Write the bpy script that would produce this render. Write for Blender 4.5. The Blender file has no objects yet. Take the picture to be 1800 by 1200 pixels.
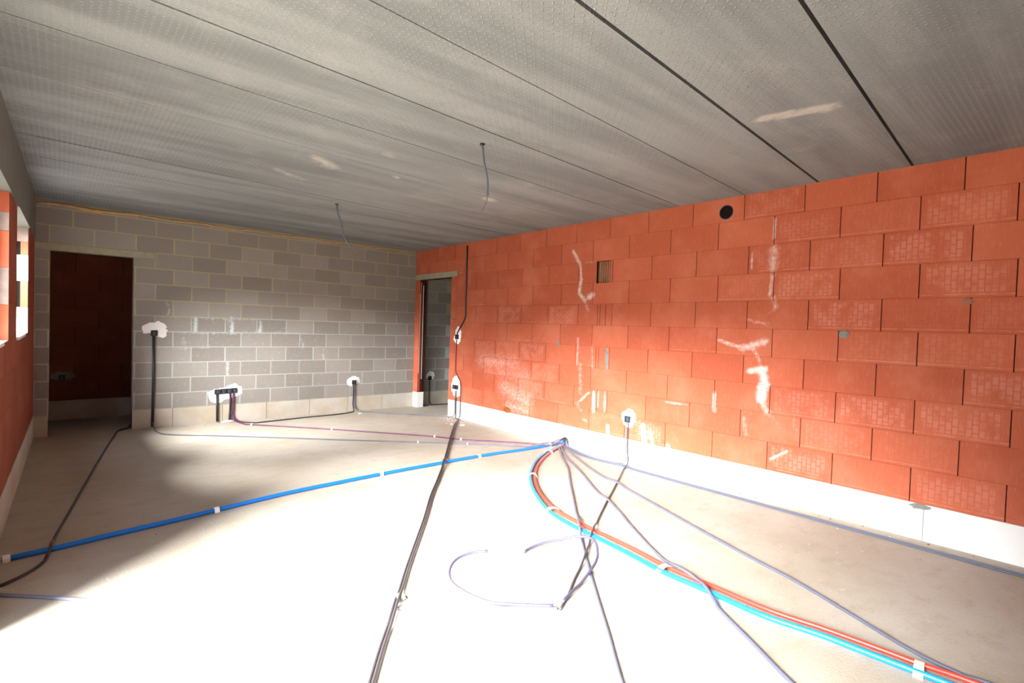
import bpy, bmesh, math, random
import numpy as np
from mathutils import Vector, Matrix
random.seed(7)
SC = bpy.context.scene
COL = SC.collection

# ------------------------------------------------------------------ camera
YAW, PIT, ROL, FPX = 0.71554, -0.02586, 0.03248, 913.63
CAM = Vector((-4.7521, -8.1220, 1.4514))
Fw = Vector((math.sin(YAW)*math.cos(PIT), math.cos(YAW)*math.cos(PIT), math.sin(PIT)))
r0 = Vector((math.cos(YAW), -math.sin(YAW), 0)); u0 = r0.cross(Fw)
rr = math.cos(ROL)*r0 + math.sin(ROL)*u0; uu = -math.sin(ROL)*r0 + math.cos(ROL)*u0
cd = bpy.data.cameras.new('camera'); cam = bpy.data.objects.new('camera', cd); COL.objects.link(cam)
cd.sensor_width = 36; cd.lens = FPX/1800*36; cd.clip_start = 0.02
M = Matrix((rr, uu, -Fw)).transposed().to_4x4(); M.translation = CAM
cam.matrix_world = M
SC.camera = cam

# ------------------------------------------------------------------ light and exposure
SC.view_settings.view_transform = 'Standard'; SC.view_settings.look = 'None'
SC.view_settings.exposure = -0.28; SC.view_settings.gamma = 1.0
try: SC.view_settings.use_curve_mapping = False
except Exception: pass
cy = SC.cycles
cy.use_denoising = True; cy.max_bounces = 14; cy.diffuse_bounces = 10; cy.glossy_bounces = 3
cy.sample_clamp_indirect = 30.0; cy.caustics_reflective = False; cy.caustics_refractive = False
w = bpy.data.worlds.new('overcast_sky'); SC.world = w; w.use_nodes = True
nt = w.node_tree; nt.nodes.clear()
wo = nt.nodes.new('ShaderNodeOutputWorld'); bg = nt.nodes.new('ShaderNodeBackground')
tc = nt.nodes.new('ShaderNodeTexCoord'); sx = nt.nodes.new('ShaderNodeSeparateXYZ'); rp = nt.nodes.new('ShaderNodeValToRGB')
nt.links.new(tc.outputs['Generated'], sx.inputs[0]); nt.links.new(sx.outputs['Z'], rp.inputs[0])
rp.color_ramp.elements[0].position = 0.0; rp.color_ramp.elements[0].color = (0.87, 0.94, 1.0, 1)
rp.color_ramp.elements[1].position = 0.7; rp.color_ramp.elements[1].color = (0.72, 0.86, 1.0, 1)
nt.links.new(rp.outputs[0], bg.inputs[0]); bg.inputs[1].default_value = 6.5
nt.links.new(bg.outputs[0], wo.inputs[0])
# veiled sun, low over the garden side, coming in through the openings of the left wall
sd = bpy.data.lights.new('hazy_sun', 'SUN'); sun = bpy.data.objects.new('hazy_sun', sd); COL.objects.link(sun)
sd.energy = 84.0; sd.angle = math.radians(44); sd.color = (1.0, 0.985, 0.96)
SUND = Vector((0.90, 0.34, -0.50)).normalized()
sun.rotation_euler = SUND.to_track_quat('-Z', 'Y').to_euler(); sun.location = (-9, -9, 5)

# ------------------------------------------------------------------ dimensions (metres)
ZC = 2.7474          # ceiling
ZA = 0.266           # top of the white base blocks, right wall
YE = -10.6           # end of the room behind the camera
LX, LS = -4.985, 0.0145   # left wall face: x = LX + LS*y
def lx(y, off=0.0): return LX + LS*y + off

# ------------------------------------------------------------------ node helpers
def mat(name):
    m = bpy.data.materials.new(name); m.use_nodes = True; n = m.node_tree; n.nodes.clear()
    o = n.nodes.new('ShaderNodeOutputMaterial'); b = n.nodes.new('ShaderNodeBsdfPrincipled')
    n.links.new(b.outputs[0], o.inputs[0]); b.inputs['Roughness'].default_value = 0.85
    b.inputs['Specular IOR Level'].default_value = 0.25
    return m, n, b
def N(n, t, **k):
    x = n.nodes.new(t)
    for a, v in k.items():
        if a.startswith('i_'):
            key = a[2:]; key = int(key) if key.isdigit() else key.replace('_', ' ')
            x.inputs[key].default_value = v
        else: setattr(x, a, v)
    return x
def math_(n, op, a, b=None, c=None, clamp=False):
    x = n.nodes.new('ShaderNodeMath'); x.operation = op; x.use_clamp = clamp
    for i, v in enumerate((a, b, c)):
        if v is None: continue
        if isinstance(v, (int, float)): x.inputs[i].default_value = v
        else: n.links.new(v, x.inputs[i])
    return x.outputs[0]
def mix(n, f, a, b, blend='MIX'):
    x = n.nodes.new('ShaderNodeMix'); x.data_type = 'RGBA'; x.blend_type = blend
    for s, v in ((0, f), (6, a), (7, b)):
        if isinstance(v, (int, float)): x.inputs[s].default_value = v
        elif isinstance(v, tuple): x.inputs[s].default_value = (*v, 1) if len(v) == 3 else v
        else: n.links.new(v, x.inputs[s])
    return x.outputs[2]
def sstep(n, v, lo, hi):
    x = n.nodes.new('ShaderNodeMapRange'); x.interpolation_type = 'SMOOTHSTEP'
    n.links.new(v, x.inputs[0]); x.inputs[1].default_value = lo; x.inputs[2].default_value = hi
    return x.outputs[0]
def noise(n, vec, scale, detail=4, rough=0.55):
    x = N(n, 'ShaderNodeTexNoise'); x.inputs['Scale'].default_value = scale; x.inputs['Detail'].default_value = detail
    x.inputs['Roughness'].default_value = rough
    if vec is not None: n.links.new(vec, x.inputs['Vector'])
    return x.outputs[0]
def attr(n, name, vec=False):
    a = N(n, 'ShaderNodeAttribute', attribute_name=name)
    return a.outputs['Vector'] if vec else a.outputs['Fac']
def objc(n): return N(n, 'ShaderNodeTexCoord').outputs['Object']
def vscale(n, v, s):
    x = n.nodes.new('ShaderNodeMapping'); n.links.new(v, x.inputs['Vector']); x.inputs['Scale'].default_value = s
    return x.outputs[0]
def bump(n, b, h, strength, dist=0.004):
    x = N(n, 'ShaderNodeBump'); x.inputs['Strength'].default_value = strength; x.inputs['Distance'].default_value = dist
    n.links.new(h, x.inputs['Height']); n.links.new(x.outputs[0], b.inputs['Normal'])

def plain(name, col, rough=0.6, spec=0.3, var=0.12, scale=30):
    m, n, b = mat(name); c = objc(n); f = noise(n, c, scale)
    dark = tuple(x*(1-var) for x in col); lite = tuple(min(1, x*(1+var)) for x in col)
    n.links.new(mix(n, f, dark, lite), b.inputs['Base Color'])
    b.inputs['Roughness'].default_value = rough; b.inputs['Specular IOR Level'].default_value = spec
    return m

def clay_material(name='red_clay_block', k=1.0):
    m, n, b = mat(name)
    uv = attr(n, 'uvw', True); tint = attr(n, 'tint'); pat = attr(n, 'pat'); st = attr(n, 'stain'); gr = attr(n, 'grey')
    ob = objc(n)
    base = mix(n, tint, (0.445, 0.096, 0.046), (0.520, 0.126, 0.062))
    big = noise(n, ob, 2.2, 3)
    base = mix(n, math_(n, 'MULTIPLY', sstep(n, big, 0.42, 0.75), 0.5), base, (0.63, 0.20, 0.12))
    fine = noise(n, vscale(n, uv, (90, 14, 1)), 1.0, 5, 0.65)
    base = mix(n, math_(n, 'MULTIPLY', sstep(n, fine, 0.5, 0.85), 0.45), base, (0.72, 0.30, 0.20))
    grit = noise(n, ob, 160, 2)
    base = mix(n, math_(n, 'MULTIPLY', grit, 0.25), base, (0.30, 0.06, 0.03))
    # comb lines
    comb = N(n, 'ShaderNodeTexWave', wave_type='BANDS', bands_direction='X'); comb.inputs['Scale'].default_value = 22
    comb.inputs['Distortion'].default_value = 0.6; n.links.new(uv, comb.inputs['Vector'])
    # print of the block above it in the kiln: vertical honeycomb
    sp = N(n, 'ShaderNodeSeparateXYZ'); n.links.new(uv, sp.inputs[0]); cb = N(n, 'ShaderNodeCombineXYZ')
    n.links.new(sp.outputs[1], cb.inputs[0]); n.links.new(sp.outputs[0], cb.inputs[1])
    bt = N(n, 'ShaderNodeTexBrick'); n.links.new(cb.outputs[0], bt.inputs['Vector'])
    bt.inputs['Scale'].default_value = 1.0; bt.inputs['Brick Width'].default_value = 0.062; bt.inputs['Row Height'].default_value = 0.036
    bt.inputs['Mortar Size'].default_value = 0.0045; bt.inputs['Mortar Smooth'].default_value = 0.6
    bt.offset = 0.5
    cell = bt.outputs['Fac']
    pm = sstep(n, pat, 0.15, 1.0)
    blot = sstep(n, noise(n, ob, 9, 3), 0.33, 0.6)
    # the print stays inside the block face; two pressed lines run along its lower edge
    mg = math_(n, 'MULTIPLY', sstep(n, sp.outputs[1], 0.030, 0.045), math_(n, 'SUBTRACT', 1.0, sstep(n, sp.outputs[1], 0.215, 0.235)))
    mg = math_(n, 'MULTIPLY', mg, math_(n, 'MULTIPLY', sstep(n, sp.outputs[0], 0.02, 0.05), math_(n, 'SUBTRACT', 1.0, sstep(n, sp.outputs[0], 0.455, 0.49))))
    pmm = math_(n, 'MULTIPLY', math_(n, 'MULTIPLY', pm, blot), mg)
    ln = math_(n, 'SUBTRACT', 1.0, sstep(n, math_(n, 'ABSOLUTE', math_(n, 'SUBTRACT', sp.outputs[1], 0.022)), 0.002, 0.006))
    base = mix(n, math_(n, 'MULTIPLY', math_(n, 'MULTIPLY', ln, math_(n, 'MULTIPLY', blot, sstep(n, pat, 0.1, 0.5))), 0.35), base, (0.78, 0.36, 0.24))
    inv = math_(n, 'SUBTRACT', 1.0, cell)
    base = mix(n, math_(n, 'MULTIPLY', math_(n, 'MULTIPLY', inv, pmm), 0.22), base, (0.80, 0.42, 0.33))
    base = mix(n, math_(n, 'MULTIPLY', math_(n, 'MULTIPLY', cell, pmm), 0.55), base, (0.50, 0.09, 0.06))
    # white lime bloom and mortar smears with their own outline
    nz = noise(n, ob, 26, 6, 0.7); nz2 = noise(n, ob, 5, 3)
    s = math_(n, 'ADD', st, math_(n, 'MULTIPLY', math_(n, 'SUBTRACT', nz, 0.5), 1.1))
    s = sstep(n, s, 0.35, 1.45)
    s = math_(n, 'MULTIPLY', s, sstep(n, st, 0.01, 0.15))
    base = mix(n, math_(n, 'MULTIPLY', s, 0.95), base, (0.86, 0.74, 0.70))
    g = sstep(n, math_(n, 'ADD', gr, math_(n, 'MULTIPLY', math_(n, 'SUBTRACT', nz, 0.5), 0.8)), 0.4, 0.6)
    base = mix(n, g, base, (0.22, 0.23, 0.19))
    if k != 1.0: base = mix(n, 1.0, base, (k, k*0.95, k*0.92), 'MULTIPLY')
    n.links.new(base, b.inputs['Base Color'])
    h = math_(n, 'ADD', math_(n, 'MULTIPLY', comb.outputs['Fac'], 0.35), math_(n, 'MULTIPLY', math_(n, 'MULTIPLY', inv, pmm), 0.9))
    h = math_(n, 'ADD', h, math_(n, 'MULTIPLY', grit, 0.5))
    bump(n, b, h, 0.35, 0.002)
    b.inputs['Roughness'].default_value = 0.8
    return m

def grey_block_material():
    m, n, b = mat('grey_concrete_block'); ob = objc(n); tint = attr(n, 'tint'); st = attr(n, 'stain')
    base = mix(n, tint, (0.262, 0.242, 0.224), (0.350, 0.328, 0.304))
    base = mix(n, math_(n, 'MULTIPLY', noise(n, ob, 5, 4), 0.35), base, (0.22, 0.20, 0.165))
    g = noise(n, ob, 120, 3, 0.7)
    base = mix(n, math_(n, 'MULTIPLY', sstep(n, g, 0.45, 0.75), 0.35), base, (0.12, 0.11, 0.10))
    nz = noise(n, ob, 22, 5, 0.7)
    s = sstep(n, math_(n, 'ADD', st, math_(n, 'MULTIPLY', math_(n, 'SUBTRACT', nz, 0.5), 1.2)), 0.45, 1.0)
    base = mix(n, math_(n, 'MULTIPLY', s, 0.8), base, (0.58, 0.66, 0.70))
    n.links.new(base, b.inputs['Base Color'])
    bump(n, b, g, 0.8, 0.004); b.inputs['Roughness'].default_value = 0.95
    return m

def mortar_material():
    # upper courses laid in ochre sand mortar, lower ones in pale cement mortar
    m, n, b = mat('block_mortar'); ob = objc(n)
    sp = N(n, 'ShaderNodeSeparateXYZ'); n.links.new(ob, sp.inputs[0])
    nz = noise(n, ob, 2.5, 3)
    k = math_(n, 'ADD', sp.outputs[2], math_(n, 'MULTIPLY', math_(n, 'SUBTRACT', nz, 0.5), 0.9))
    k = math_(n, 'ADD', k, math_(n, 'MULTIPLY', sp.outputs[0], -0.03))
    k = sstep(n, k, 1.42, 1.62)
    c = mix(n, k, (0.44, 0.48, 0.50), (0.42, 0.385, 0.235))
    g = noise(n, ob, 60, 4)
    c = mix(n, math_(n, 'MULTIPLY', g, 0.3), c, (0.28, 0.26, 0.2))
    n.links.new(c, b.inputs['Base Color']); bump(n, b, g, 0.6, 0.004); b.inputs['Roughness'].default_value = 0.95
    return m

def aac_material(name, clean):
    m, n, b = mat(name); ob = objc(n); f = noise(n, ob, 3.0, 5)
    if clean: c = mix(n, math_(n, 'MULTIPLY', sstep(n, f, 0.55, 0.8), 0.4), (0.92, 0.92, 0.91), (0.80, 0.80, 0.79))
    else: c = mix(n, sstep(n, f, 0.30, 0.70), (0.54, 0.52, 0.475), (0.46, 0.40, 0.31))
    g = noise(n, ob, 90, 3)
    c = mix(n, math_(n, 'MULTIPLY', g, 0.12), c, (0.35, 0.32, 0.28))
    n.links.new(c, b.inputs['Base Color']); bump(n, b, g, 0.3, 0.003); b.inputs['Roughness'].default_value = 0.95
    return m

def concrete_ceiling_material():
    m, n, b = mat('embossed_concrete_slab'); ob = objc(n); st = attr(n, 'stain')
    q = vscale(n, ob, (1.0/0.030, 1.0/0.030, 1))
    sp = N(n, 'ShaderNodeSeparateXYZ'); n.links.new(q, sp.inputs[0])
    fx, fy = sp.outputs[0], sp.outputs[1]
    ix = math_(n, 'FLOOR', fx); iy = math_(n, 'FLOOR', fy)
    par = math_(n, 'PINGPONG', math_(n, 'ADD', ix, iy), 1.0)          # 0 / 1
    sg = math_(n, 'SUBTRACT', math_(n, 'MULTIPLY', par, 2.0), 1.0)
    ax = math_(n, 'SUBTRACT', math_(n, 'FRACT', fx), 0.5); ay = math_(n, 'SUBTRACT', math_(n, 'FRACT', fy), 0.5)
    say = math_(n, 'MULTIPLY', ay, sg)
    a = math_(n, 'MULTIPLY', math_(n, 'ADD', ax, say), 0.7071); bb = math_(n, 'MULTIPLY', math_(n, 'SUBTRACT', ax, say), 0.7071)
    a = math_(n, 'DIVIDE', a, 0.46); bb = math_(n, 'DIVIDE', bb, 0.16)
    dd = math_(n, 'SQRT', math_(n, 'ADD', math_(n, 'MULTIPLY', a, a), math_(n, 'MULTIPLY', bb, bb)))
    dash = math_(n, 'SUBTRACT', 1.0, sstep(n, dd, 0.35, 1.0))
    streak = noise(n, vscale(n, ob, (0.22, 2.0, 1)), 1.7, 5, 0.55)
    patch = noise(n, ob, 1.4, 4)
    wear = sstep(n, patch, 0.35, 0.62)
    dash = math_(n, 'MULTIPLY', dash, math_(n, 'ADD', math_(n, 'MULTIPLY', wear, 0.8), 0.2))
    c = mix(n, sstep(n, streak, 0.33, 0.68), (0.156, 0.167, 0.174), (0.250, 0.264, 0.270))
    c = mix(n, math_(n, 'MULTIPLY', sstep(n, noise(n, ob, 3.5, 5), 0.5, 0.78), 0.25), c, (0.38, 0.38, 0.37))
    c = mix(n, math_(n, 'MULTIPLY', dash, 0.50), c, (0.46, 0.46, 0.45))
    gr = noise(n, ob, 110, 3, 0.7)
    c = mix(n, math_(n, 'MULTIPLY', sstep(n, gr, 0.42, 0.72), 0.40), c, (0.11, 0.11, 0.11))
    pores = noise(n, ob, 45, 2)
    c = mix(n, math_(n, 'MULTIPLY', sstep(n, pores, 0.66, 0.76), 0.35), c, (0.14, 0.13, 0.12))
    nz = noise(n, ob, 14, 5)
    s = sstep(n, math_(n, 'ADD', st, math_(n, 'MULTIPLY', math_(n, 'SUBTRACT', nz, 0.5), 0.6)), 0.3, 0.8)
    c = mix(n, math_(n, 'MULTIPLY', s, 0.6), c, (0.58, 0.55, 0.50))
    n.links.new(c, b.inputs['Base Color'])
    bump(n, b, math_(n, 'ADD', dash, math_(n, 'MULTIPLY', noise(n, ob, 80, 3), 0.35)), 0.9, 0.004)
    b.inputs['Roughness'].default_value = 0.9
    return m

def floor_material():
    m, n, b = mat('sandy_screed'); ob = objc(n)
    a = noise(n, ob, 1.1, 6, 0.6); c2 = noise(n, vscale(n, ob, (1, 1.6, 1)), 5, 6, 0.65); g = noise(n, ob, 70, 4, 0.7)
    c = mix(n, sstep(n, a, 0.30, 0.70), (0.42, 0.373, 0.300), (0.50, 0.465, 0.405))
    c = mix(n, math_(n, 'MULTIPLY', sstep(n, c2, 0.47, 0.72), 0.5), c, (0.38, 0.30, 0.21))
    c = mix(n, math_(n, 'MULTIPLY', sstep(n, g, 0.5, 0.8), 0.35), c, (0.30, 0.25, 0.20))
    c = mix(n, math_(n, 'MULTIPLY', sstep(n, noise(n, ob, 11, 3), 0.66, 0.72), 0.4), c, (0.62, 0.60, 0.57))
    n.links.new(c, b.inputs['Base Color']); bump(n, b, math_(n, 'ADD', g, c2), 0.4, 0.005); b.inputs['Roughness'].default_value = 0.9
    return m

MT = {}
MT['clay'] = clay_material(); MT['clayb'] = clay_material('shade_darkened_clay_block', 0.55); MT['clayc'] = clay_material('deep_shade_clay_block', 0.38)  # left wall and side room copies carry their shade in the colour
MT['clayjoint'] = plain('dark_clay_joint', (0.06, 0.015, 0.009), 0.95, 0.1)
MT['grey'] = grey_block_material(); MT['mortar'] = mortar_material()
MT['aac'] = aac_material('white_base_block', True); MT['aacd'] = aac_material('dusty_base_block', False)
MT['aacjoint'] = plain('base_block_joint', (0.16, 0.15, 0.13), 0.95)
MT['ceil'] = concrete_ceiling_material(); MT['ceiljoint'] = plain('brown_slab_joint', (0.17, 0.115, 0.08), 0.95)
MT['floor'] = floor_material()
MT['beam'] = plain('grey_concrete_beam', (0.15, 0.148, 0.135), 0.9, 0.2, 0.18, 4)  # concrete darkened, the shade on the beam is put into its colour
MT['lintel'] = plain('concrete_lintel', (0.33, 0.315, 0.235), 0.95, 0.2, 0.25, 12)
MT['lintel2'] = plain('mortar_smeared_lintel', (0.30, 0.255, 0.17), 0.95, 0.2, 0.3, 12)
MT['foam'] = plain('ochre_foam', (0.50, 0.31, 0.13), 0.8, 0.2, 0.35, 10)
MT['plaster'] = plain('white_gypsum', (0.88, 0.87, 0.88), 0.9, 0.2, 0.04, 40)
MT['black'] = plain('black_plastic', (0.018, 0.018, 0.020), 0.45, 0.4)
MT['boxin'] = plain('blue_grey_box_inside', (0.03, 0.055, 0.075), 0.5, 0.4)
MT['cond'] = plain('grey_conduit', (0.100, 0.108, 0.155), 0.42, 0.5)
MT['condl'] = plain('lilac_grey_conduit', (0.17, 0.17, 0.24), 0.42, 0.5)
MT['condm'] = plain('muted_lilac_conduit', (0.062, 0.056, 0.095), 0.42, 0.4)
MT['dark'] = plain('dark_conduit', (0.042, 0.036, 0.040), 0.5, 0.4)
MT['purple'] = plain('purple_conduit', (0.115, 0.022, 0.085), 0.4, 0.5)
MT['bluep'] = plain('blue_pipe_plastic', (0.006, 0.16, 0.60), 0.35, 0.5, 0.05)
MT['redp'] = plain('red_pipe_plastic', (0.60, 0.055, 0.035), 0.35, 0.5, 0.08)
MT['cyanp'] = plain('light_blue_pipe_plastic', (0.012, 0.26, 0.62), 0.35, 0.5, 0.08)
MT['white'] = plain('white_strap', (0.85, 0.85, 0.83), 0.5, 0.3, 0.03)
MT['hole'] = plain('dark_hole', (0.012, 0.010, 0.009), 0.95, 0.05)
MT['pipe'] = plain('grey_vent_pipe', (0.060, 0.064, 0.066), 0.5, 0.3)
MT['brokenclay'] = plain('broken_clay', (0.27, 0.085, 0.02), 0.95, 0.1, 0.4, 40)
MT['brownclay'] = plain('brown_clay_void', (0.30, 0.14, 0.08), 0.95, 0.1, 0.4, 25)
MT['greymortar'] = plain('grey_mortar', (0.22, 0.23, 0.21), 0.95, 0.1, 0.35, 60)
MT['limewhite'] = plain('white_lime', (0.80, 0.78, 0.76), 0.95, 0.1, 0.2, 60)
MT['ground'] = plain('pale_ground', (0.42, 0.38, 0.31), 0.95, 0.1, 0.2, 1)
MT['greyfoil'] = plain('grey_smeared_clay', (0.26, 0.20, 0.18), 0.9, 0.1, 0.4, 14)

# ------------------------------------------------------------------ mesh helpers
def link(name, bm, mats, parent=None, smooth=False):
    me = bpy.data.meshes.new(name); bm.normal_update(); bm.to_mesh(me); bm.free()
    o = bpy.data.objects.new(name, me); COL.objects.link(o)
    for m in (mats if isinstance(mats, (list, tuple)) else [mats]): me.materials.append(m)
    if smooth:
        for p in me.polygons: p.use_smooth = True
    if parent is not None: o.parent = parent
    return o
def struct(o):
    o['kind'] = 'structure'; return o
def tag(o, label, cat, group=None, kind=None):
    o['label'] = label; o['category'] = cat
    if group: o['group'] = group
    if kind: o['kind'] = kind
    return o
def empty(name, loc=(0, 0, 0)):
    o = bpy.data.objects.new(name, None); COL.objects.link(o); o.location = loc; o.empty_display_size = 0.05; return o
def place(o, parent_loc):   # child geometry is written in world metres; shift it back under the moved empty
    o.location = tuple(-c for c in parent_loc); return o
def box(bm, a, b, mi=0):
    x0, x1 = sorted((a[0], b[0])); y0, y1 = sorted((a[1], b[1])); z0, z1 = sorted((a[2], b[2]))
    v = [bm.verts.new(p) for p in ((x0,y0,z0),(x1,y0,z0),(x1,y1,z0),(x0,y1,z0),(x0,y0,z1),(x1,y0,z1),(x1,y1,z1),(x0,y1,z1))]
    for f in ((0,3,2,1),(4,5,6,7),(0,1,5,4),(1,2,6,5),(2,3,7,6),(3,0,4,7)):
        bm.faces.new([v[i] for i in f]).material_index = mi
def hexa(bm, p, mi=0):
    v = [bm.verts.new(q) for q in p]
    for f in ((0,3,2,1),(4,5,6,7),(0,1,5,4),(1,2,6,5),(2,3,7,6),(3,0,4,7)):
        bm.faces.new([v[i] for i in f]).material_index = mi
def sub_rects(u0, u1, v0, v1, holes):
    """cut rectangular holes out of a rectangle -> list of rectangles"""
    rs = [(u0, u1, v0, v1)]
    for h in holes:
        out = []
        for r in rs:
            a0, a1, b0, b1 = max(r[0], h[0]), min(r[1], h[1]), max(r[2], h[2]), min(r[3], h[3])
            if a0 >= a1-1e-6 or b0 >= b1-1e-6: out.append(r); continue
            if r[0] < a0-1e-6: out.append((r[0], a0, r[2], r[3]))
            if a1 < r[1]-1e-6: out.append((a1, r[1], r[2], r[3]))
            if r[2] < b0-1e-6: out.append((a0, a1, r[2], b0))
            if b1 < r[3]-1e-6: out.append((a0, a1, b1, r[3]))
        rs = out
    return rs

class Wall:
    """masonry: a solid backing with openings, and one face slab per block in front of it.
       P(u, v, d) maps along / up / depth-into-room to world."""
    def __init__(s, P, face):
        s.P = P; s.bm = bmesh.new(); s.face = face
        L = s.bm.verts.layers
        s.uv = L.float_vector.new('uvw'); s.tint = L.float.new('tint'); s.pat = L.float.new('pat'); s.st = L.float.new('stain'); s.gr = L.float.new('grey')
    def slab(s, u0, u1, v0, v1, d0, d1, mi):
        P = s.P
        hexa(s.bm, [P(u0,v0,d0),P(u1,v0,d0),P(u1,v0,d1),P(u0,v0,d1),P(u0,v1,d0),P(u1,v1,d0),P(u1,v1,d1),P(u0,v1,d1)], mi)
    def block(s, u0, u1, v0, v1, mi, gu, gv, cell, holes, stainf=None, tint=None, pat=0.0, origin=None):
        tint = random.random() if tint is None else tint
        org = origin or (u0, v0)
        for (a0, a1, b0, b1) in sub_rects(u0+gu, u1-gu, v0+gv, v1-gv, holes):
            nu = max(1, int(math.ceil((a1-a0)/cell))); nv = max(1, int(math.ceil((b1-b0)/cell)))
            if a1-a0 < 0.004 or b1-b0 < 0.004: continue
            g = []
            for j in range(nv+1):
                row = []
                for i in range(nu+1):
                    u = a0+(a1-a0)*i/nu; v = b0+(b1-b0)*j/nv
                    x = s.bm.verts.new(s.P(u, v, 0.0)); row.append(x)
                    x[s.uv] = (u-org[0], v-org[1], 0); x[s.tint] = tint; x[s.pat] = pat
                    if stainf: x[s.st], x[s.gr] = stainf(u, v)
                g.append(row)
            for j in range(nv):
                for i in range(nu):
                    f = s.bm.faces.new((g[j][i], g[j][i+1], g[j+1][i+1], g[j+1][i])); f.material_index = mi
            ring = [g[0][i] for i in range(nu+1)] + [g[j][nu] for j in range(1, nv+1)] + [g[nv][i] for i in range(nu-1, -1, -1)] + [g[j][0] for j in range(nv-1, 0, -1)]
            cu = [(a0+(a1-a0)*i/nu, b0) for i in range(nu+1)] + [(a1, b0+(b1-b0)*j/nv) for j in range(1, nv+1)] + [(a0+(a1-a0)*i/nu, b1) for i in range(nu-1, -1, -1)] + [(a0, b0+(b1-b0)*j/nv) for j in range(nv-1, 0, -1)]
            back = []
            for (u, v) in cu:
                x = s.bm.verts.new(s.P(u, v, -0.03)); x[s.tint] = tint; x[s.uv] = (u-org[0], v-org[1], 0); back.append(x)
            k = len(ring)
            for i in range(k):
                f = s.bm.faces.new((ring[i], back[i], back[(i+1) % k], ring[(i+1) % k])); f.material_index = mi

def clay_wall(W, u0, u1, joints, holes, ztop, stainf=None, cell=0.03, L=0.5166, pats=None, thick=0.14, h1=0.2312, base=ZA):
    """joints: list of course offsets, top course first"""
    z1 = ztop
    for c in range(10):
        z0 = ztop-h1 if c == 0 else z1-0.25
        if c == 9: z0 = base
        off = joints[c % len(joints)]
        k = math.floor((u0-off)/L)
        while off+k*L < u1:
            a, b = off+k*L, off+(k+1)*L
            p = 0.0
            rv = random.random()
            if rv < 0.3: p = random.uniform(0.2, 0.6)
            if pats and (c+1, k) in pats: p = pats[(c+1, k)]
            W.block(max(a, u0), min(b, u1), z0, z1, 0, 0.0034, 0.0008, cell, holes, stainf, None, p, (a, z0))
            k += 1
        z1 = z0

# ------------------------------------------------------------------ floor, ceiling, outside ground
bm = bmesh.new(); box(bm, (-5.35, YE-0.3, -0.12), (1.9, 1.45, 0.0)); struct(link('floor', bm, MT['floor']))
bm = bmesh.new(); box(bm, (-60, -60, -0.35), (-5.35, 60, -0.18)); o = struct(link('terrain', bm, MT['ground']))

def cap(px, py, a):
    dx, dy = a[2]-a[0], a[3]-a[1]; l2 = dx*dx+dy*dy
    t = 0 if l2 < 1e-9 else max(0, min(1, ((px-a[0])*dx+(py-a[1])*dy)/l2))
    return math.hypot(px-a[0]-t*dx, py-a[1]-t*dy)
CSTAIN = [(-1.60,-6.70,-1.50,-7.05,0.075,1.1),(-1.44,-3.92,-1.52,-3.95,0.10,0.9),(-3.25,-3.95,-3.05,-3.8,0.12,0.7),(-3.35,-3.35,-3.1,-3.2,0.12,0.6),(-2.9,-4.45,-2.8,-4.4,0.08,0.6),(-2.55,-3.95,-2.5,-3.93,0.05,0.9)]
bm = bmesh.new(); sl = bm.verts.layers.float.new('stain')
SK = 0.068
joints_y = [-11.6,-10.95,-10.32,-9.68,-9.04,-8.40,-7.76,-7.11,-6.475,-5.86,-5.185,-4.585,-3.90,-3.20,-2.55,-1.90,-1.25,-0.60,0.05,0.7,1.35,2.0]
for ya, yb in zip(joints_y[:-1], joints_y[1:]):
    g = 0.011 if ya in (-7.11, -6.475) or yb == -6.475 else 0.005
    ga = 0.009 if ya in (-7.11, -6.475) else 0.0045; gb = 0.009 if yb in (-7.11, -6.475) else 0.0045
    nx, ny = 110, 10; G = []
    zj = random.uniform(-0.002, 0.002)
    for j in range(ny+1):
        row = []
        for i in range(nx+1):
            x = -5.35 + 7.25*i/nx; y = ya+ga + (yb-ya-ga-gb)*j/ny + SK*x
            v = bm.verts.new((x, y, ZC+zj))
            v[sl] = max((s[5]*max(0, 1-cap(x, y, s)/(s[4]*1.3)) for s in CSTAIN)); row.append(v)
        G.append(row)
    for j in range(ny):
        for i in range(nx):
            bm.faces.new((G[j][i], G[j+1][i], G[j+1][i+1], G[j][i+1]))
    for jj, sgn in ((0, 1), (ny, -1)):
        bk = []
        for i in range(nx+1):
            c = G[jj][i].co; bk.append(bm.verts.new((c.x, c.y, ZC+0.05)))
        for i in range(nx):
            q = (G[jj][i], G[jj][i+1], bk[i+1], bk[i]); bm.faces.new(q if sgn > 0 else q[::-1])
box(bm, (-5.35, -12.0, ZC+0.05), (1.9, 2.2, ZC+0.30), 1)
struct(link('ceiling', bm, [MT['ceil'], MT['ceiljoint']]))

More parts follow.
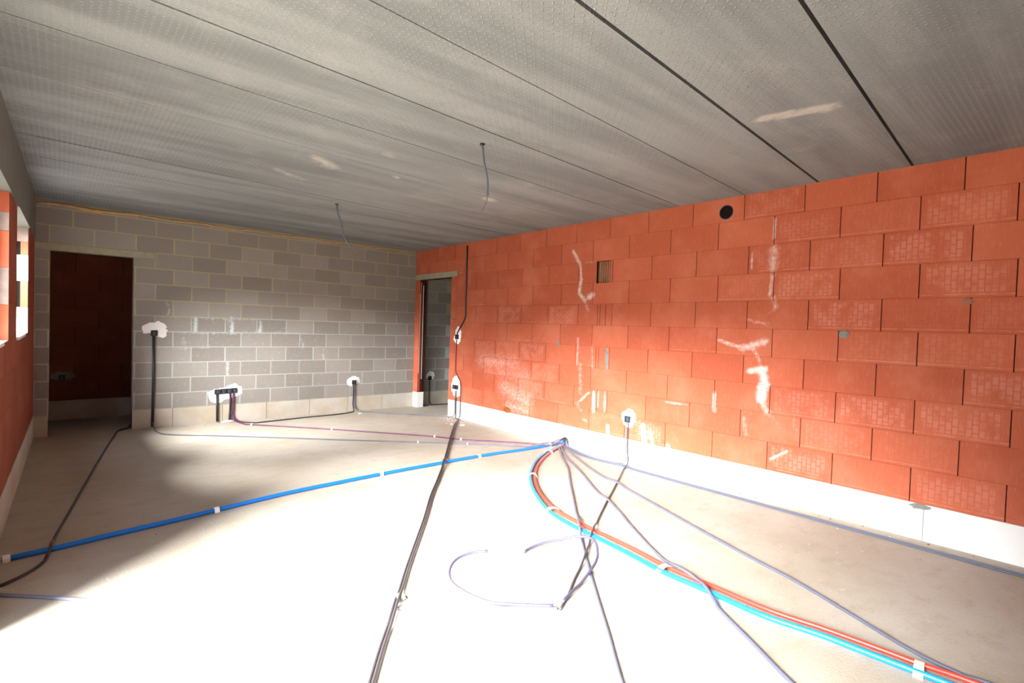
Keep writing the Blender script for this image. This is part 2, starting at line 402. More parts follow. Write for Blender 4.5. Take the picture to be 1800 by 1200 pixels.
# ------------------------------------------------------------------ right wall (red clay blocks)
STAIN = [[-3.751,2.415,-3.87,2.246,0.028,1.0],[-3.87,2.246,-3.896,2.073,0.021,1.0],[-3.896,2.073,-3.868,1.902,0.028,1.0],[-3.868,1.902,-3.963,1.81,0.028,1.0],[-4.024,1.85,-4.084,1.875,0.041,1.0],[-3.983,1.762,-4.022,1.694,0.027,0.7],[-4.092,2.264,-3.942,2.261,0.013,0.7],[-6.14,2.496,-6.138,2.322,0.015,0.9],[-6.142,2.231,-6.136,2.051,0.05,0.75],[-5.948,2.203,-5.95,2.058,0.016,0.8],[-5.95,2.058,-6.071,2.06,0.01,0.9],[-6.138,1.986,-6.122,1.81,0.02,0.9],[-6.156,1.799,-6.18,1.709,0.03,0.7],[-6.09,1.633,-6.161,1.684,0.02,0.5],[-5.939,1.596,-6.118,1.557,0.021,0.7],[-5.664,1.403,-5.898,1.333,0.022,0.9],[-5.898,1.333,-6.1,1.405,0.037,0.9],[-6.003,1.323,-6.063,1.224,0.021,0.8],[-6.063,1.224,-6.061,1.147,0.015,0.8],[-5.975,1.129,-6.111,1.161,0.031,1.1],[-6.086,1.149,-6.122,1.009,0.041,1.1],[-6.093,0.996,-6.088,0.893,0.046,1.2],[-6.099,0.869,-6.143,0.778,0.036,0.8],[-6.153,0.774,-6.254,0.664,0.025,0.5],[-4.375,0.366,-4.392,0.192,0.026,1.2],[-4.851,0.444,-4.882,0.252,0.031,1.2],[-4.94,0.398,-4.988,0.26,0.024,1.0],[-5.151,0.304,-5.179,0.273,0.018,1.0],[-3.927,1.04,-3.944,0.697,0.041,0.6],[-3.876,1.349,-3.872,1.036,0.028,0.7],[-4.104,1.269,-4.117,1.0,0.02,0.7],[-4.156,0.721,-4.157,0.506,0.023,1.3],[-4.216,0.728,-4.215,0.561,0.013,1.1],[-3.876,0.563,-3.972,0.479,0.028,0.6],[-3.93,0.591,-4.078,0.712,0.021,0.8],[-4.003,0.395,-4.049,0.367,0.021,0.8],[-1.954,0.963,-2.73,0.952,0.187,0.55],[-2.502,0.611,-2.987,0.471,0.194,0.6],[-2.601,0.365,-2.993,0.34,0.112,0.6],[-2.145,1.243,-3.329,1.292,0.184,0.35],[-2.429,0.807,-2.97,0.815,0.163,0.5],[-6.367,0.756,-6.409,0.543,0.034,0.45],[-5.937,0.69,-5.97,0.538,0.031,0.6],[-6.181,0.358,-6.32,0.462,0.013,1.0],[-5.692,0.653,-5.85,0.597,0.065,0.3],[-1.614,2.291,-1.609,2.099,0.044,0.5],[-1.522,2.631,-1.543,1.926,0.044,0.25],[-5.646,0.893,-5.649,0.718,0.022,0.9],[-5.613,1.385,-5.63,1.386,0.016,0.5],[-4.966,0.754,-5.365,0.729,0.009,0.9],[-3.632,0.266,-3.682,0.238,0.014,1.0],[-5.218,0.434,-5.267,0.355,0.018,0.5]]
GREY = [[-6.702,1.484,-6.726,1.485,0.027],[-3.553,1.301,-3.555,1.258,0.022],[-7.193,0.244,-7.214,0.233,0.017],[-7.235,0.226,-7.333,0.254,0.017]]
def stain_right(u, v):
    y = -u; s = 0.0
    for a in STAIN:
        d = cap(y, v, a)
        if d < a[4]*1.6: s = max(s, a[5]*(1-d/(a[4]*1.6))**0.7*1.15)
    g = 0.0
    for a in GREY:
        d = cap(y, v, a)
        if d < a[4]*2: g = max(g, 1-d/(a[4]*2))
    return s, g
VOID = (4.130, 4.332, 2.008, 2.262)         # empty half-block pocket
DOORR = (0.147, 1.125, 0.0, 2.24)
VENT = (5.688, 2.612, 0.067)
CH1 = [(1.545, 1.395, 2.75), (1.545, 1.545, 1.6)]
Wr = Wall(lambda u, v, d: (-d, -u, v), 1)
odd = [2.245, 2.303, 2.312, 2.297, 2.292]; ev = [2.004, 2.019, 2.028, 2.030, 2.027]
jn = []
for a, b in zip(odd, ev): jn += [a, b]
pats = {(5,8):1.0,(5,-1):0.2,(5,0):1.0,(5,2):0.9,(7,-1):0.8,(7,0):0.6,(7,1):0.9,(8,9):1.0,(8,10):0.9,(7,10):1.0,(10,8):1.0,(10,10):0.7,(10,5):0.9,(3,9):0.9,(2,10):0.7,(2,8):0.6,(4,8):0.8,(4,10):0.8,(9,1):0.9,(8,0):0.9,(8,2):0.8,(8,8):0.7,(9,9):0.4,(6,1):0.3,(1,9):0.2,(1,10):0.1,(1,5):0.0,(5,5):0.0,(5,6):0.0,(5,7):0.0,(7,5):0.0,(7,6):0.0,(7,7):0.0,(3,4):0,(3,5):0,(9,4):0,(9,5):0,(9,6):0}
clay_wall(Wr, 0.0, -YE, jn, [VOID, DOORR, (0, 1.292, 2.24, 2.335)], ZC, stain_right, 0.028, pats=pats)
for r in sub_rects(0.0, -YE, ZA, ZC, [VOID, DOORR]): Wr.slab(*r, -0.14, -0.012, 1)
wall_right = struct(link('wall_right', Wr.bm, [MT['clay'], MT['clayjoint']]))
# white base blocks under it
bm = bmesh.new()
cuts = [1.125, 1.80, 2.43, 3.07, 3.72, 4.36, 5.00, 5.47, 6.03, 6.68, 7.28, 7.92, 8.56, 9.2, 9.85, -YE]
box(bm, (0.002, -0.147, 0), (0.13, 0, ZA), 0)
for a, b in zip(cuts[:-1], cuts[1:]):
    zt = ZA-0.002
    box(bm, (0.0, -b+0.0025, 0.0), (0.14, -a-0.0025 if a > 1.2 else -a, zt), 0)
box(bm, (0.012, YE, 0.0), (0.13, -1.13, ZA-0.002), 1)
link('base_course', bm, [MT['aac'], MT['aacjoint']], wall_right)
# lintel over the doorway beside the corner
bm = bmesh.new(); box(bm, (-0.004, -1.285, 2.243), (0.14, 0.0, 2.333)); bmesh.ops.bevel(bm, geom=bm.edges[:], offset=0.004, segments=1)
link('lintel', bm, MT['lintel'], wall_right)
# reveal of the stub with its upright chases
bm = bmesh.new()
for x0, x1, z0, z1, mi in ((0.02,0.045,0.27,2.2,0),(0.07,0.082,0.5,2.15,1),(0.098,0.115,0.27,0.62,2),(0.095,0.118,1.85,2.2,2),(0.012,0.018,0.6,2.0,1)):
    box(bm, (x0, -0.1495, z0), (x1, -0.1465, z1), mi)
link('door_reveal', bm, [MT['clay'], MT['limewhite'], MT['hole']], wall_right)
# hollow pocket: lining inside the missing half block
bm = bmesh.new()
y0, y1, z0, z1 = -VOID[1], -VOID[0], VOID[2], VOID[3]
box(bm, (0.030, y0, z0), (0.10, y1, z1), 0)
for k in range(6):
    yy = y0+0.02+k*0.032; box(bm, (0.020, yy, z0), (0.034, yy+0.012, z1), 0)
box(bm, (0.004, y1-0.014, z0), (0.06, y1, z1), 1)
link('block_pocket', bm, [MT['brownclay'], MT['hole']], wall_right)
# slivers of brick and grey mortar wedges in the cut column
bm = bmesh.new()
def wedge(bm, ya, za, yb, zb, r, mi):
    n = 10; prev = None
    for i in range(n+1):
        t = i/n; y = ya+(yb-ya)*t; z = za+(zb-za)*t; rad = r*(0.55+0.45*math.sin(math.pi*t))*random.uniform(0.8, 1.15)
        ring = [bm.verts.new((0.004 - 0.013*math.sin(a)*(0.4+0.6*math.sin(math.pi*min(1,max(0.05,t)))), y+rad*math.cos(a), z)) for a in (math.pi*q/6 for q in range(7))]
        if prev:
            for q in range(6): bm.faces.new((prev[q], prev[q+1], ring[q+1], ring[q])).material_index = mi
        prev = ring
wedge(bm, -4.322, 1.262, -4.330, 1.008, 0.026, 0)
wedge(bm, -4.318, 0.758, -4.322, 0.512, 0.024, 0)
for (y, za, zb, mi) in ((-4.166,1.012,1.258,1),(-4.205,1.012,1.258,1),(-4.166,0.512,0.758,1),(-4.205,0.512,0.758,1),(-4.166,1.512,1.758,1),(-4.205,1.512,1.758,1),(-4.285,1.512,1.758,1),(-4.10,1.0,1.0,1)):
    if za != zb: box(bm, (-0.0008, y-0.0025, za), (0.006, y+0.0025, zb), 1)
link('mortar_wedge', bm, [MT['greymortar'], MT['clayjoint']], wall_right)
# vent duct through the top course
def tube(bm, pts, rads, seg=10, mi=0, capend=True):
    n = len(pts); P = [Vector(p) for p in pts]; prev = None; up = None
    for i in range(n):
        t = (P[min(i+1, n-1)]-P[max(i-1, 0)]).normalized()
        if up is None:
            up = Vector((0, 0, 1)) if abs(t.z) < 0.9 else Vector((0, 1, 0))
        s = t.cross(up)
        if s.length < 1e-4: s = t.cross(Vector((1, 0, 0)))
        s.normalize(); up = s.cross(t).normalized()
        r = rads if isinstance(rads, (int, float)) else rads[i]
        ring = [bm.verts.new(P[i]+r*(math.cos(a)*s+math.sin(a)*up)) for a in (2*math.pi*k/seg for k in range(seg))]
        if prev:
            for k in range(seg): bm.faces.new((prev[k], prev[(k+1) % seg], ring[(k+1) % seg], ring[k])).material_index = mi
        elif capend: bm.faces.new(ring[::-1]).material_index = mi
        prev = ring
    if capend: bm.faces.new(prev).material_index = mi
bm = bmesh.new(); seg = 32; vy, vz, vr = -VENT[0], VENT[1], VENT[2]
def circ(x, r): return [bm.verts.new((x, vy+r*math.cos(2*math.pi*k/seg), vz+r*math.sin(2*math.pi*k/seg))) for k in range(seg)]
rs = [circ(0.0, vr), circ(-0.006, vr), circ(-0.006, vr-0.004), circ(-0.0015, vr-0.005), circ(-0.0012, 0.001)]
for a, b in zip(rs[:-1], rs[1:]):
    for k in range(seg): bm.faces.new((a[k], b[k], b[(k+1) % seg], a[(k+1) % seg]))
for f in bm.faces:
    c = f.calc_center_median(); rad = math.hypot(c.y-vy, c.z-vz)
    f.material_index = 1 if rad < vr-0.0052 else 0
bmesh.ops.recalc_face_normals(bm, faces=bm.faces[:])
tag(link('vent_pipe', bm, [MT['pipe'], MT['hole']]), 'round dark vent pipe opening in the top course of the red block wall', 'pipe')

# ------------------------------------------------------------------ back wall (grey concrete blocks)
DOORL = (-4.855, -4.06, 0.0, 2.185)
Wb = Wall(lambda u, v, d: (u, -d, v), 1)
BA = 0.246; H = 0.2025
SB = [(-3.98,1.03,-3.2,1.05,.035,.55),(-4.05,1.24,-1.9,1.27,.02,.6),(-4.05,1.44,-2.6,1.46,.02,.6),(-4.05,0.83,-3.0,0.86,.02,.45),(-3.37,1.25,-3.38,1.45,.03,.9),(-2.92,1.25,-2.95,1.47,.03,.9),(-2.56,1.27,-2.57,1.45,.025,.9),(-3.68,1.5,-3.70,1.62,.03,.7),(-3.9,1.64,-3.2,1.66,.02,.5),(-2.97,0.66,-2.98,0.85,.025,.7),(-2.38,0.66,-2.39,0.85,.022,.7),(-1.96,1.06,-1.97,1.24,.022,.9),(-1.62,0.86,-1.63,1.05,.018,.7),(-3.2,0.62,-1.2,0.65,.014,.5),(-3.5,1.05,-3.5,1.2,.02,.6)]
def stain_back(u, v):
    s = 0.0
    for a in SB:
        d = cap(u, v, a)
        if d < a[4]*1.8: s = max(s, a[5]*(1-d/(a[4]*1.8))*1.2)
    if v < 1.45: s = max(s, 0.42)
    return s, 0.0
HB = [DOORL, (-4.99, -3.835, 2.185, 2.272)]
for k in range(13):
    z0 = BA+k*H; z1 = min(z0+H, ZC-0.012)
    off = -0.355 if k % 2 == 0 else -0.555
    for q in range(-3, 13):
        a, b = off-(q+1)*0.4095, off-q*0.4095
        a, b = max(a, -4.985), min(b, 1.55)
        if b-a < 0.02: continue
        j = random.uniform(-0.003, 0.003)
        Wb.block(a, b, z0, z1, 0, 0.0070+j, 0.0062, 0.04, HB, stain_back, random.random()**1.2)
for r in sub_rects(-4.985, 1.55, BA, ZC, HB): Wb.slab(*r, -0.14, -0.0025, 1)
wall_back = struct(link('wall_back', Wb.bm, [MT['grey'], MT['mortar']]))
bm = bmesh.new()
cuts = [-4.985, -4.855, None, -4.06, -3.62, -3.03, -2.448, -1.82, -1.203, -0.60, 0.0, 0.62, 1.24, 1.55]
pa = None
for c in cuts:
    if c is None: pa = None; continue
    if pa is not None: box(bm, (pa+0.003, 0.0, 0.0), (c-0.003, 0.14, BA-0.003), 0)
    pa = c
for a, b in ((-4.98, -4.858), (-4.057, 1.54)): box(bm, (a, 0.012, 0), (b, 0.13, BA), 1)
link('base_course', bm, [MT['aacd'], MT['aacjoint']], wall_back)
bm = bmesh.new(); box(bm, (-4.985, -0.004, 2.187), (-3.838, 0.14, 2.268)); bmesh.ops.bevel(bm, geom=bm.edges[:], offset=0.004, segments=1)
link('lintel', bm, MT['lintel'], wall_back)
# ochre foam bead squeezed out under the ceiling
bm = bmesh.new(); pts = []; rad = []
n = 150
for i in range(n+1):
    x = -4.96+4.93*i/n
    r = 0.0115*random.uniform(0.65, 1.25)
    if x < -4.1: r *= 1.35
    if -4.62 < x < -4.40: r *= 1.5
    if -2.0 < x: r *= 0.8
    pts.append((x, -0.004, ZC-0.030+0.006*math.sin(x*9)+(-0.010 if -4.6 < x < -4.4 else 0))); rad.append(r)
tube(bm, pts, rad, 8)
link('foam_seal', bm, MT['foam'], wall_back, True)
# yellowish mortar edge on the free end of the pillar
bm = bmesh.new(); box(bm, (-4.8545, 0.004, 0.25), (-4.850, 0.135, 2.185)); link('door_reveal', bm, MT['lintel2'], wall_back)

# ------------------------------------------------------------------ left wall with window and terrace openings
WINB = (1.03, 2.375, 1.245, 2.29); WINA = (3.02, 3.78, 1.245, 2.29); OPEN = (4.95, 8.15, 0.0, 2.29)
Wl = Wall(lambda u, v, d: (lx(-u, d), -u, v), 1)
SLS = [(1.0,0.35,1.0,1.2,.02,.7),(0.6,0.5,0.6,1.3,.02,.6),(0.3,0.4,0.3,2.2,.015,.5),(2.1,0.4,2.1,1.15,.02,.6),(2.9,0.5,2.9,1.2,.02,.4),(1.6,0.9,1.6,1.2,.03,.5),(3.4,0.3,3.4,1.1,.02,.5)]
def stain_left(u, v):
    s = 0.0
    for a in SLS:
        d = cap(u, v, a)
        if d < a[4]*2: s = max(s, a[5]*(1-d/(a[4]*2))*1.2)
    return s, 0.0
HL = [WINB, WINA, OPEN]
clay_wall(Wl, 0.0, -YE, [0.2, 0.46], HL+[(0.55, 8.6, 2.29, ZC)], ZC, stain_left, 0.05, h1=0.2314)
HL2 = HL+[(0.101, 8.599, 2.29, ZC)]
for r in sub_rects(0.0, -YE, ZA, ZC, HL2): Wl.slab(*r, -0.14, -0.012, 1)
HL3 = [(WINB[0]+0.035, WINB[1]-0.03, 1.245, 2.29), (WINA[0]+0.10, WINA[1]-0.03, 1.245, 2.29), OPEN, (0.101, 8.599, 2.29, ZC)]  # outer leaf narrowed at the jambs: added rebate to keep sun off them
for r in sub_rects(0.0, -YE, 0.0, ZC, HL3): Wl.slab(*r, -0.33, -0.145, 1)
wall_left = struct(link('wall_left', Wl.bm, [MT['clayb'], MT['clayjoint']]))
bm = bmesh.new()
for a, b in ((0.0, 0.62),(0.62,1.24),(1.24,1.86),(1.86,2.5),(2.5,3.12),(3.12,3.75),(3.75,4.36),(4.36,4.95),(8.15,8.8),(8.8,9.4),(9.4,10.6)):
    p = [(lx(-a-0.002,-0.14),-a-0.002,0),(lx(-a-0.002,0.004),-a-0.002,0),(lx(-b+0.002,0.004),-b+0.002,0),(lx(-b+0.002,-0.14),-b+0.002,0)]
    hexa(bm, p[::-1]+[(q[0], q[1], ZA-0.002) for q in p[::-1]])
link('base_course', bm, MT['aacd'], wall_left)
bm = bmesh.new()
a, b = 0.10, 8.6
p = [(lx(-a,-0.33),-a),(lx(-a,0.012),-a),(lx(-b,0.012),-b),(lx(-b,-0.33),-b)]
hexa(bm, [(x,y,2.29) for x,y in p[::-1]]+[(x,y,ZC-0.001) for x,y in p[::-1]])
bmesh.ops.bevel(bm, geom=[e for e in bm.edges], offset=0.006, segments=1)
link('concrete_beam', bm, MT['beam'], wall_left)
# window linings: far and near jambs built of toothed block ends, white mortar sill
def window(name, h, mats, near_mats):
    bm = bmesh.new()
    for side, yy, ms in ((1, -h[0], mats), (-1, -h[1], near_mats)):
        z1 = 2.29; 
        lev = [2.29, 2.2474-0.1, 1.997+0.02, 1.76, 1.50, 1.245]
        for c in range(5):
            za, zb = lev[c+1], lev[c]; t = 0.003+0.004*(c % 2)
            y0, y1 = (yy-t, yy+0.001) if side > 0 else (yy-0.001, yy+t)
            x0, x1 = lx(yy, -0.056 if c % 2 else -0.085), lx(yy, -0.002)
            box(bm, (x0, y0, za+0.001), (x1, y1, zb-0.001), ms[c])
            box(bm, (lx(yy, -0.33), y0, za+0.001), (x0-0.004 if c % 2 == 0 else x0-0.03, y1, zb-0.001), ms[c] if c % 2 == 0 else 0)
            if c % 2: box(bm, (x0-0.032, yy-0.002, za), (x0, yy+0.002, zb), 4)
    box(bm, (lx(-h[1], -0.36), -h[1]+0.001, 1.225), (lx(-h[0], -0.004), -h[0]-0.001, 1.249), 2)
    o = struct(link(name, bm, [MT['clay'], MT['greyfoil'], MT['limewhite'], MT['brokenclay'], MT['hole']]))
    return o
window('window_1', WINA, [0, 1, 0, 1, 0], [0, 0, 0, 0, 0])
window('window_2', WINB, [1, 0, 2, 0, 2], [0, 0, 0, 0, 0])

# ------------------------------------------------------------------ rest of the shell
Wq = Wall(lambda u, v, d: (u, YE+d, v), 1)
clay_wall(Wq, -5.3, 0.0, [0.2, 0.46], [], ZC, None, 0.2)
Wq.slab(-5.3, 0.15, 0, ZC, -0.2, -0.012, 1)
struct(link('wall_front', Wq.bm, [MT['clay'], MT['clayjoint']]))
# side room beyond the grey wall
Ws = Wall(lambda u, v, d: (u, 1.22-d, v), 1)
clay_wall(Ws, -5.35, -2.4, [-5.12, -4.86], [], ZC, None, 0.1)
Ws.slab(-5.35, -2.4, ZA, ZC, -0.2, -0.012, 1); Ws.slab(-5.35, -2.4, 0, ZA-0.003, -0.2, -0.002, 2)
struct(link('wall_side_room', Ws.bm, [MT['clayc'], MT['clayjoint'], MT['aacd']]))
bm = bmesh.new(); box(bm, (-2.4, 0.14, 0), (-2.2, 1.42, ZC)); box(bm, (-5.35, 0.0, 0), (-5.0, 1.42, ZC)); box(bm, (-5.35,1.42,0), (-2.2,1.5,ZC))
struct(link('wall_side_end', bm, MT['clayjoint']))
# hallway beyond the doorway in the red wall
bm = bmesh.new(); box(bm, (1.55, -2.6, 0), (1.75, 0.14, ZC)); box(bm, (0.14, -2.8, 0), (1.75, -2.6, ZC))
struct(link('wall_hallway', bm, MT['grey']))

# ------------------------------------------------------------------ sockets: recessed boxes set in white plaster
def blob(bm, P, cu, cv, rads, mi, d=0.006, seed=1):
    """irregular dab of plaster: P(u,v,d)"""
    rnd = random.Random(seed); n = len(rads); K = 40
    outer = []; mid = []
    for k in range(K):
        t = k/K*n; i = int(t); f = t-i; f = f*f*(3-2*f)
        r = rads[i % n]*(1-f)+rads[(i+1) % n]*f
        r *= rnd.uniform(0.90, 1.10); a = 2*math.pi*k/K
        outer.append(bm.verts.new(P(cu+r*math.cos(a), cv+r*math.sin(a), 0.0005)))
        mid.append(bm.verts.new(P(cu+r*0.86*math.cos(a), cv+r*0.86*math.sin(a), d*rnd.uniform(0.7, 1.2))))
    c = bm.verts.new(P(cu, cv, d))
    for k in range(K):
        j = (k+1) % K
        bm.faces.new((outer[k], outer[j], mid[j], mid[k])).material_index = mi
        bm.faces.new((mid[k], mid[j], c)).material_index = mi
def PB(u, v, d): return (u, -d, v)
def PR(u, v, d): return (-d, u, v)
def PS(u, v, d): return (u, 1.22-d, v)
def flip(bm): bmesh.ops.recalc_face_normals(bm, faces=bm.faces[:])
def pbox(bm, P, u0, u1, v0, v1, d0, d1, mi=0):
    hexa(bm, [P(u0,v0,d0),P(u1,v0,d0),P(u1,v0,d1),P(u0,v0,d1),P(u0,v1,d0),P(u1,v1,d0),P(u1,v1,d1),P(u0,v1,d1)], mi)
def socket(P, cu, cv, boxes, size, rads, label, group=None, pc=None, seed=1, mouth='boxin', patch='plaster'):
    base = P(cu, cv, 0); e = empty('socket_box', base)
    bm = bmesh.new(); blob(bm, P, pc[0] if pc else cu, pc[1] if pc else cv, rads, 0, 0.006, seed); flip(bm)
    place(link('plaster_patch', bm, MT[patch], e, True), base)
    for i, (u, v) in enumerate(boxes):
        bm = bmesh.new(); s = size/2; t = 0.006
        pbox(bm, P, u-s, u+s, v-s, v+s, 0.0, 0.008, 1)
        for (a0, a1, b0, b1) in ((u-s,u+s,v+s-t,v+s),(u-s,u+s,v-s,v-s+t),(u-s,u-s+t,v-s+t,v+s-t),(u+s-t,u+s,v-s+t,v+s-t)):
            pbox(bm, P, a0, a1, b0, b1, 0.004, 0.020, 0)
        pbox(bm, P, u-0.004, u+0.004, v-s*0.6, v+s*0.4, 0.008, 0.013, 2)
        flip(bm)
        place(link('box_shell', bm, [MT['black'], MT[mouth], MT['cond']], e), base)
    tag(e, label, 'socket', group)
    return e
GS = 'flush socket boxes in white plaster'
socket(PB, -3.837, 1.245, [(-3.837, 1.235)], 0.072, [0.135,0.135,0.12,0.10,0.115,0.13,0.12,0.04,0.05,0.09,0.15], 'single black socket box high on the grey block wall, beside the dark doorway', GS, (-3.835, 1.275), 2, 'black')
socket(PB, -2.99, 0.432, [(-3.10,0.432),(-3.028,0.436),(-2.957,0.438),(-2.886,0.440)], 0.068, [0.23,0.20,0.10,0.06,0.06,0.10,0.20,0.22,0.17,0.10,0.11,0.15], 'row of four black socket boxes low on the grey block wall', GS, (-3.0, 0.425), 3)
socket(PB, -1.107, 0.483, [(-1.107, 0.478)], 0.070, [0.115,0.10,0.09,0.085,0.09,0.11,0.12,0.10,0.05,0.05,0.08], 'single black socket box low on the grey wall, right of the four-box row', GS, (-1.107, 0.49), 4, 'black')
socket(PB, 0.34, 0.503, [(0.34, 0.49)], 0.070, [0.09,0.09,0.10,0.10,0.09,0.09,0.08,0.06,0.06,0.08], 'black socket box on the grey hallway wall seen through the narrow doorway', GS, (0.36, 0.52), 5, 'black')
socket(PR, -1.335, 1.285, [(-1.335, 1.285)], 0.075, [0.09,0.08,0.13,0.17,0.12,0.09,0.10,0.12,0.11,0.12], 'black switch box in plaster on the red wall, halfway up the upright conduit', GS, (-1.335, 1.285), 6, 'black')
socket(PR, -1.333, 0.485, [(-1.295,0.485),(-1.372,0.485)], 0.066, [0.13,0.14,0.17,0.17,0.16,0.12,0.12,0.14,0.17,0.16,0.14,0.13], 'double black socket box in plaster low on the red wall beside the doorway', GS, (-1.333, 0.485), 7, 'black')
socket(PR, -4.656, 0.482, [(-4.656, 0.485)], 0.070, [0.09,0.10,0.11,0.13,0.11,0.10,0.09,0.10,0.09,0.08], 'blue-grey socket box in white plaster low on the red wall, right of the cable bundle', GS, (-4.656, 0.485), 8)
socket(PS, -4.727, 0.589, [(-4.735, 0.58)], 0.070, [0.13,0.10,0.06,0.05,0.06,0.10,0.14,0.10,0.06,0.05,0.06,0.09], 'socket box on the dark wall inside the left doorway', GS, (-4.72, 0.60), 9, 'black', 'greymortar')

# ------------------------------------------------------------------ conduits and pipes lying on the floor
CAB = {"blue_pipe":[[-5.006,-3.97],[-4.959,-3.969],[-4.759,-3.944],[-4.479,-3.892],[-4.191,-3.846],[-3.861,-3.781],[-3.339,-3.682],[-2.832,-3.634],[-2.428,-3.606],[-1.843,-3.585],[-1.228,-3.572],[-0.417,-3.617],[-0.055,-3.599]],"purple":[[-2.893,-0.044],[-2.855,-0.316],[-2.747,-0.43],[-2.156,-1.073],[-1.681,-1.637],[-1.058,-2.409],[-0.87,-2.731],[-0.426,-3.208],[-0.108,-3.601]],"greyA":[[-3.828,-0.005],[-3.837,-0.343],[-3.773,-0.545],[-3.187,-1.03],[-2.133,-1.967],[-1.412,-2.577],[-0.955,-2.982],[-0.571,-3.375],[-0.227,-3.67]],"left_room":[[-4.015,0.198],[-4.083,0.106],[-4.184,-0.004],[-4.267,-0.427],[-4.416,-1.343],[-4.583,-2.456],[-4.7,-3.248],[-4.774,-3.753],[-4.792,-3.999],[-4.832,-4.155],[-4.899,-4.266],[-4.983,-4.344]],"thin_low":[[-4.975,-4.466],[-4.887,-4.547],[-4.712,-4.716],[-4.453,-4.963],[-3.998,-5.353],[-3.468,-5.787],[-3.075,-6.082],[-2.791,-6.315]],"pairA":[[0.07,-1.406],[-0.217,-1.693],[-0.511,-2.03],[-1.131,-2.832],[-1.555,-3.384],[-1.796,-3.695],[-2.094,-4.061],[-2.366,-4.388],[-2.686,-4.804],[-2.991,-5.184],[-3.214,-5.463],[-3.361,-5.655],[-3.425,-5.737],[-3.537,-5.882],[-3.663,-6.038],[-3.798,-6.217]],"doorR":[[0.541,0.316],[0.566,0.136],[0.76,-0.05],[0.834,-0.13]],"low_left":[[-2.907,-0.137],[-2.75,-0.331],[-2.021,-0.239],[-1.389,-0.196],[-1.188,-0.123],[-1.064,0.068]],"low_right":[[-1.056,0.064],[-1.064,-0.064],[-0.627,-0.635],[-0.24,-1.044],[-0.064,-1.268],[0.144,-1.142]],"red":[[-0.016,-3.66],[-0.313,-3.823],[-0.629,-3.999],[-0.981,-4.247],[-1.257,-4.504],[-1.483,-4.78],[-1.659,-5.068],[-1.756,-5.281],[-1.811,-5.525],[-1.841,-5.797],[-1.874,-6.09],[-1.922,-6.4],[-1.926,-6.645],[-1.929,-6.998],[-1.884,-7.254],[-1.861,-7.462],[-1.847,-7.624],[-1.822,-7.762]],"cyan":[[-0.053,-3.637],[-0.411,-3.825],[-0.786,-4.044],[-1.119,-4.308],[-1.32,-4.507],[-1.54,-4.78],[-1.731,-5.086],[-1.84,-5.313],[-1.898,-5.559],[-1.921,-5.812],[-1.956,-6.105],[-2.004,-6.412],[-2.004,-6.659],[-2.009,-7.018],[-1.961,-7.266],[-1.944,-7.472],[-1.929,-7.632],[-1.92,-7.73]],"c1":[[-0.132,-3.837],[-0.709,-4.431],[-1.109,-4.832],[-1.447,-5.183],[-1.807,-5.556],[-2.026,-5.783],[-2.262,-6.039],[-2.496,-6.299],[-2.778,-6.619],[-2.991,-6.854]],"c2":[[-0.267,-3.919],[-0.435,-4.159],[-0.73,-4.624],[-1.108,-5.162],[-1.331,-5.555],[-1.541,-5.847],[-1.818,-6.271],[-1.91,-6.474],[-1.965,-6.624],[-2.126,-6.833],[-2.277,-7.066],[-2.429,-7.297]],"c3":[[-0.158,-3.89],[-0.32,-4.174],[-0.565,-4.635],[-0.694,-4.94],[-0.702,-5.07],[-0.884,-5.547],[-1.246,-6.359],[-1.367,-6.691],[-1.46,-6.965],[-1.617,-7.301],[-1.741,-7.567],[-1.798,-7.711],[-1.802,-7.814]],"c4":[[-0.041,-3.79],[-0.185,-4.007],[-0.249,-4.283],[-0.209,-4.575],[-0.115,-4.695],[-0.172,-4.849],[-0.219,-5.024],[-0.231,-5.486],[-0.253,-6.051],[-0.186,-6.492],[-0.208,-6.904],[-0.19,-7.249],[-0.186,-7.556],[-0.182,-7.826]],"c5":[[-0.092,-4.739],[-0.196,-4.779],[-0.87,-5.168],[-1.365,-5.448],[-1.742,-5.673],[-2.039,-5.867],[-2.282,-6.024],[-2.49,-6.141],[-2.663,-6.248],[-2.742,-6.29],[-2.791,-6.315]],"loopA":[[-2.489,-5.697],[-2.412,-5.679],[-2.311,-5.699],[-2.203,-5.779],[-2.129,-5.89],[-2.121,-5.971],[-2.185,-6.057],[-2.279,-6.122],[-2.372,-6.161],[-2.551,-6.218],[-2.705,-6.275],[-2.781,-6.302]],"loopB":[[-2.734,-5.636],[-2.797,-5.589],[-2.884,-5.572],[-2.957,-5.593],[-3.035,-5.659],[-3.085,-5.739],[-3.102,-5.814],[-3.097,-5.887],[-3.078,-5.989],[-3.053,-6.079],[-2.935,-6.19],[-2.789,-6.309]]}
CLIP = {"blue":[[-4.971,-3.969],[-3.861,-3.781],[-2.428,-3.606],[-1.228,-3.572],[-0.149,-3.612]],"rc":[[-0.402,-3.864],[-1.254,-4.46],[-1.771,-5.27],[-1.936,-6.408],[-1.891,-7.628]],"purple":[[-2.747,-0.43],[-1.991,-1.311],[-1.058,-2.409],[-0.87,-2.731]],"grey":[[-1.412,-2.577],[-0.955,-2.982]]}
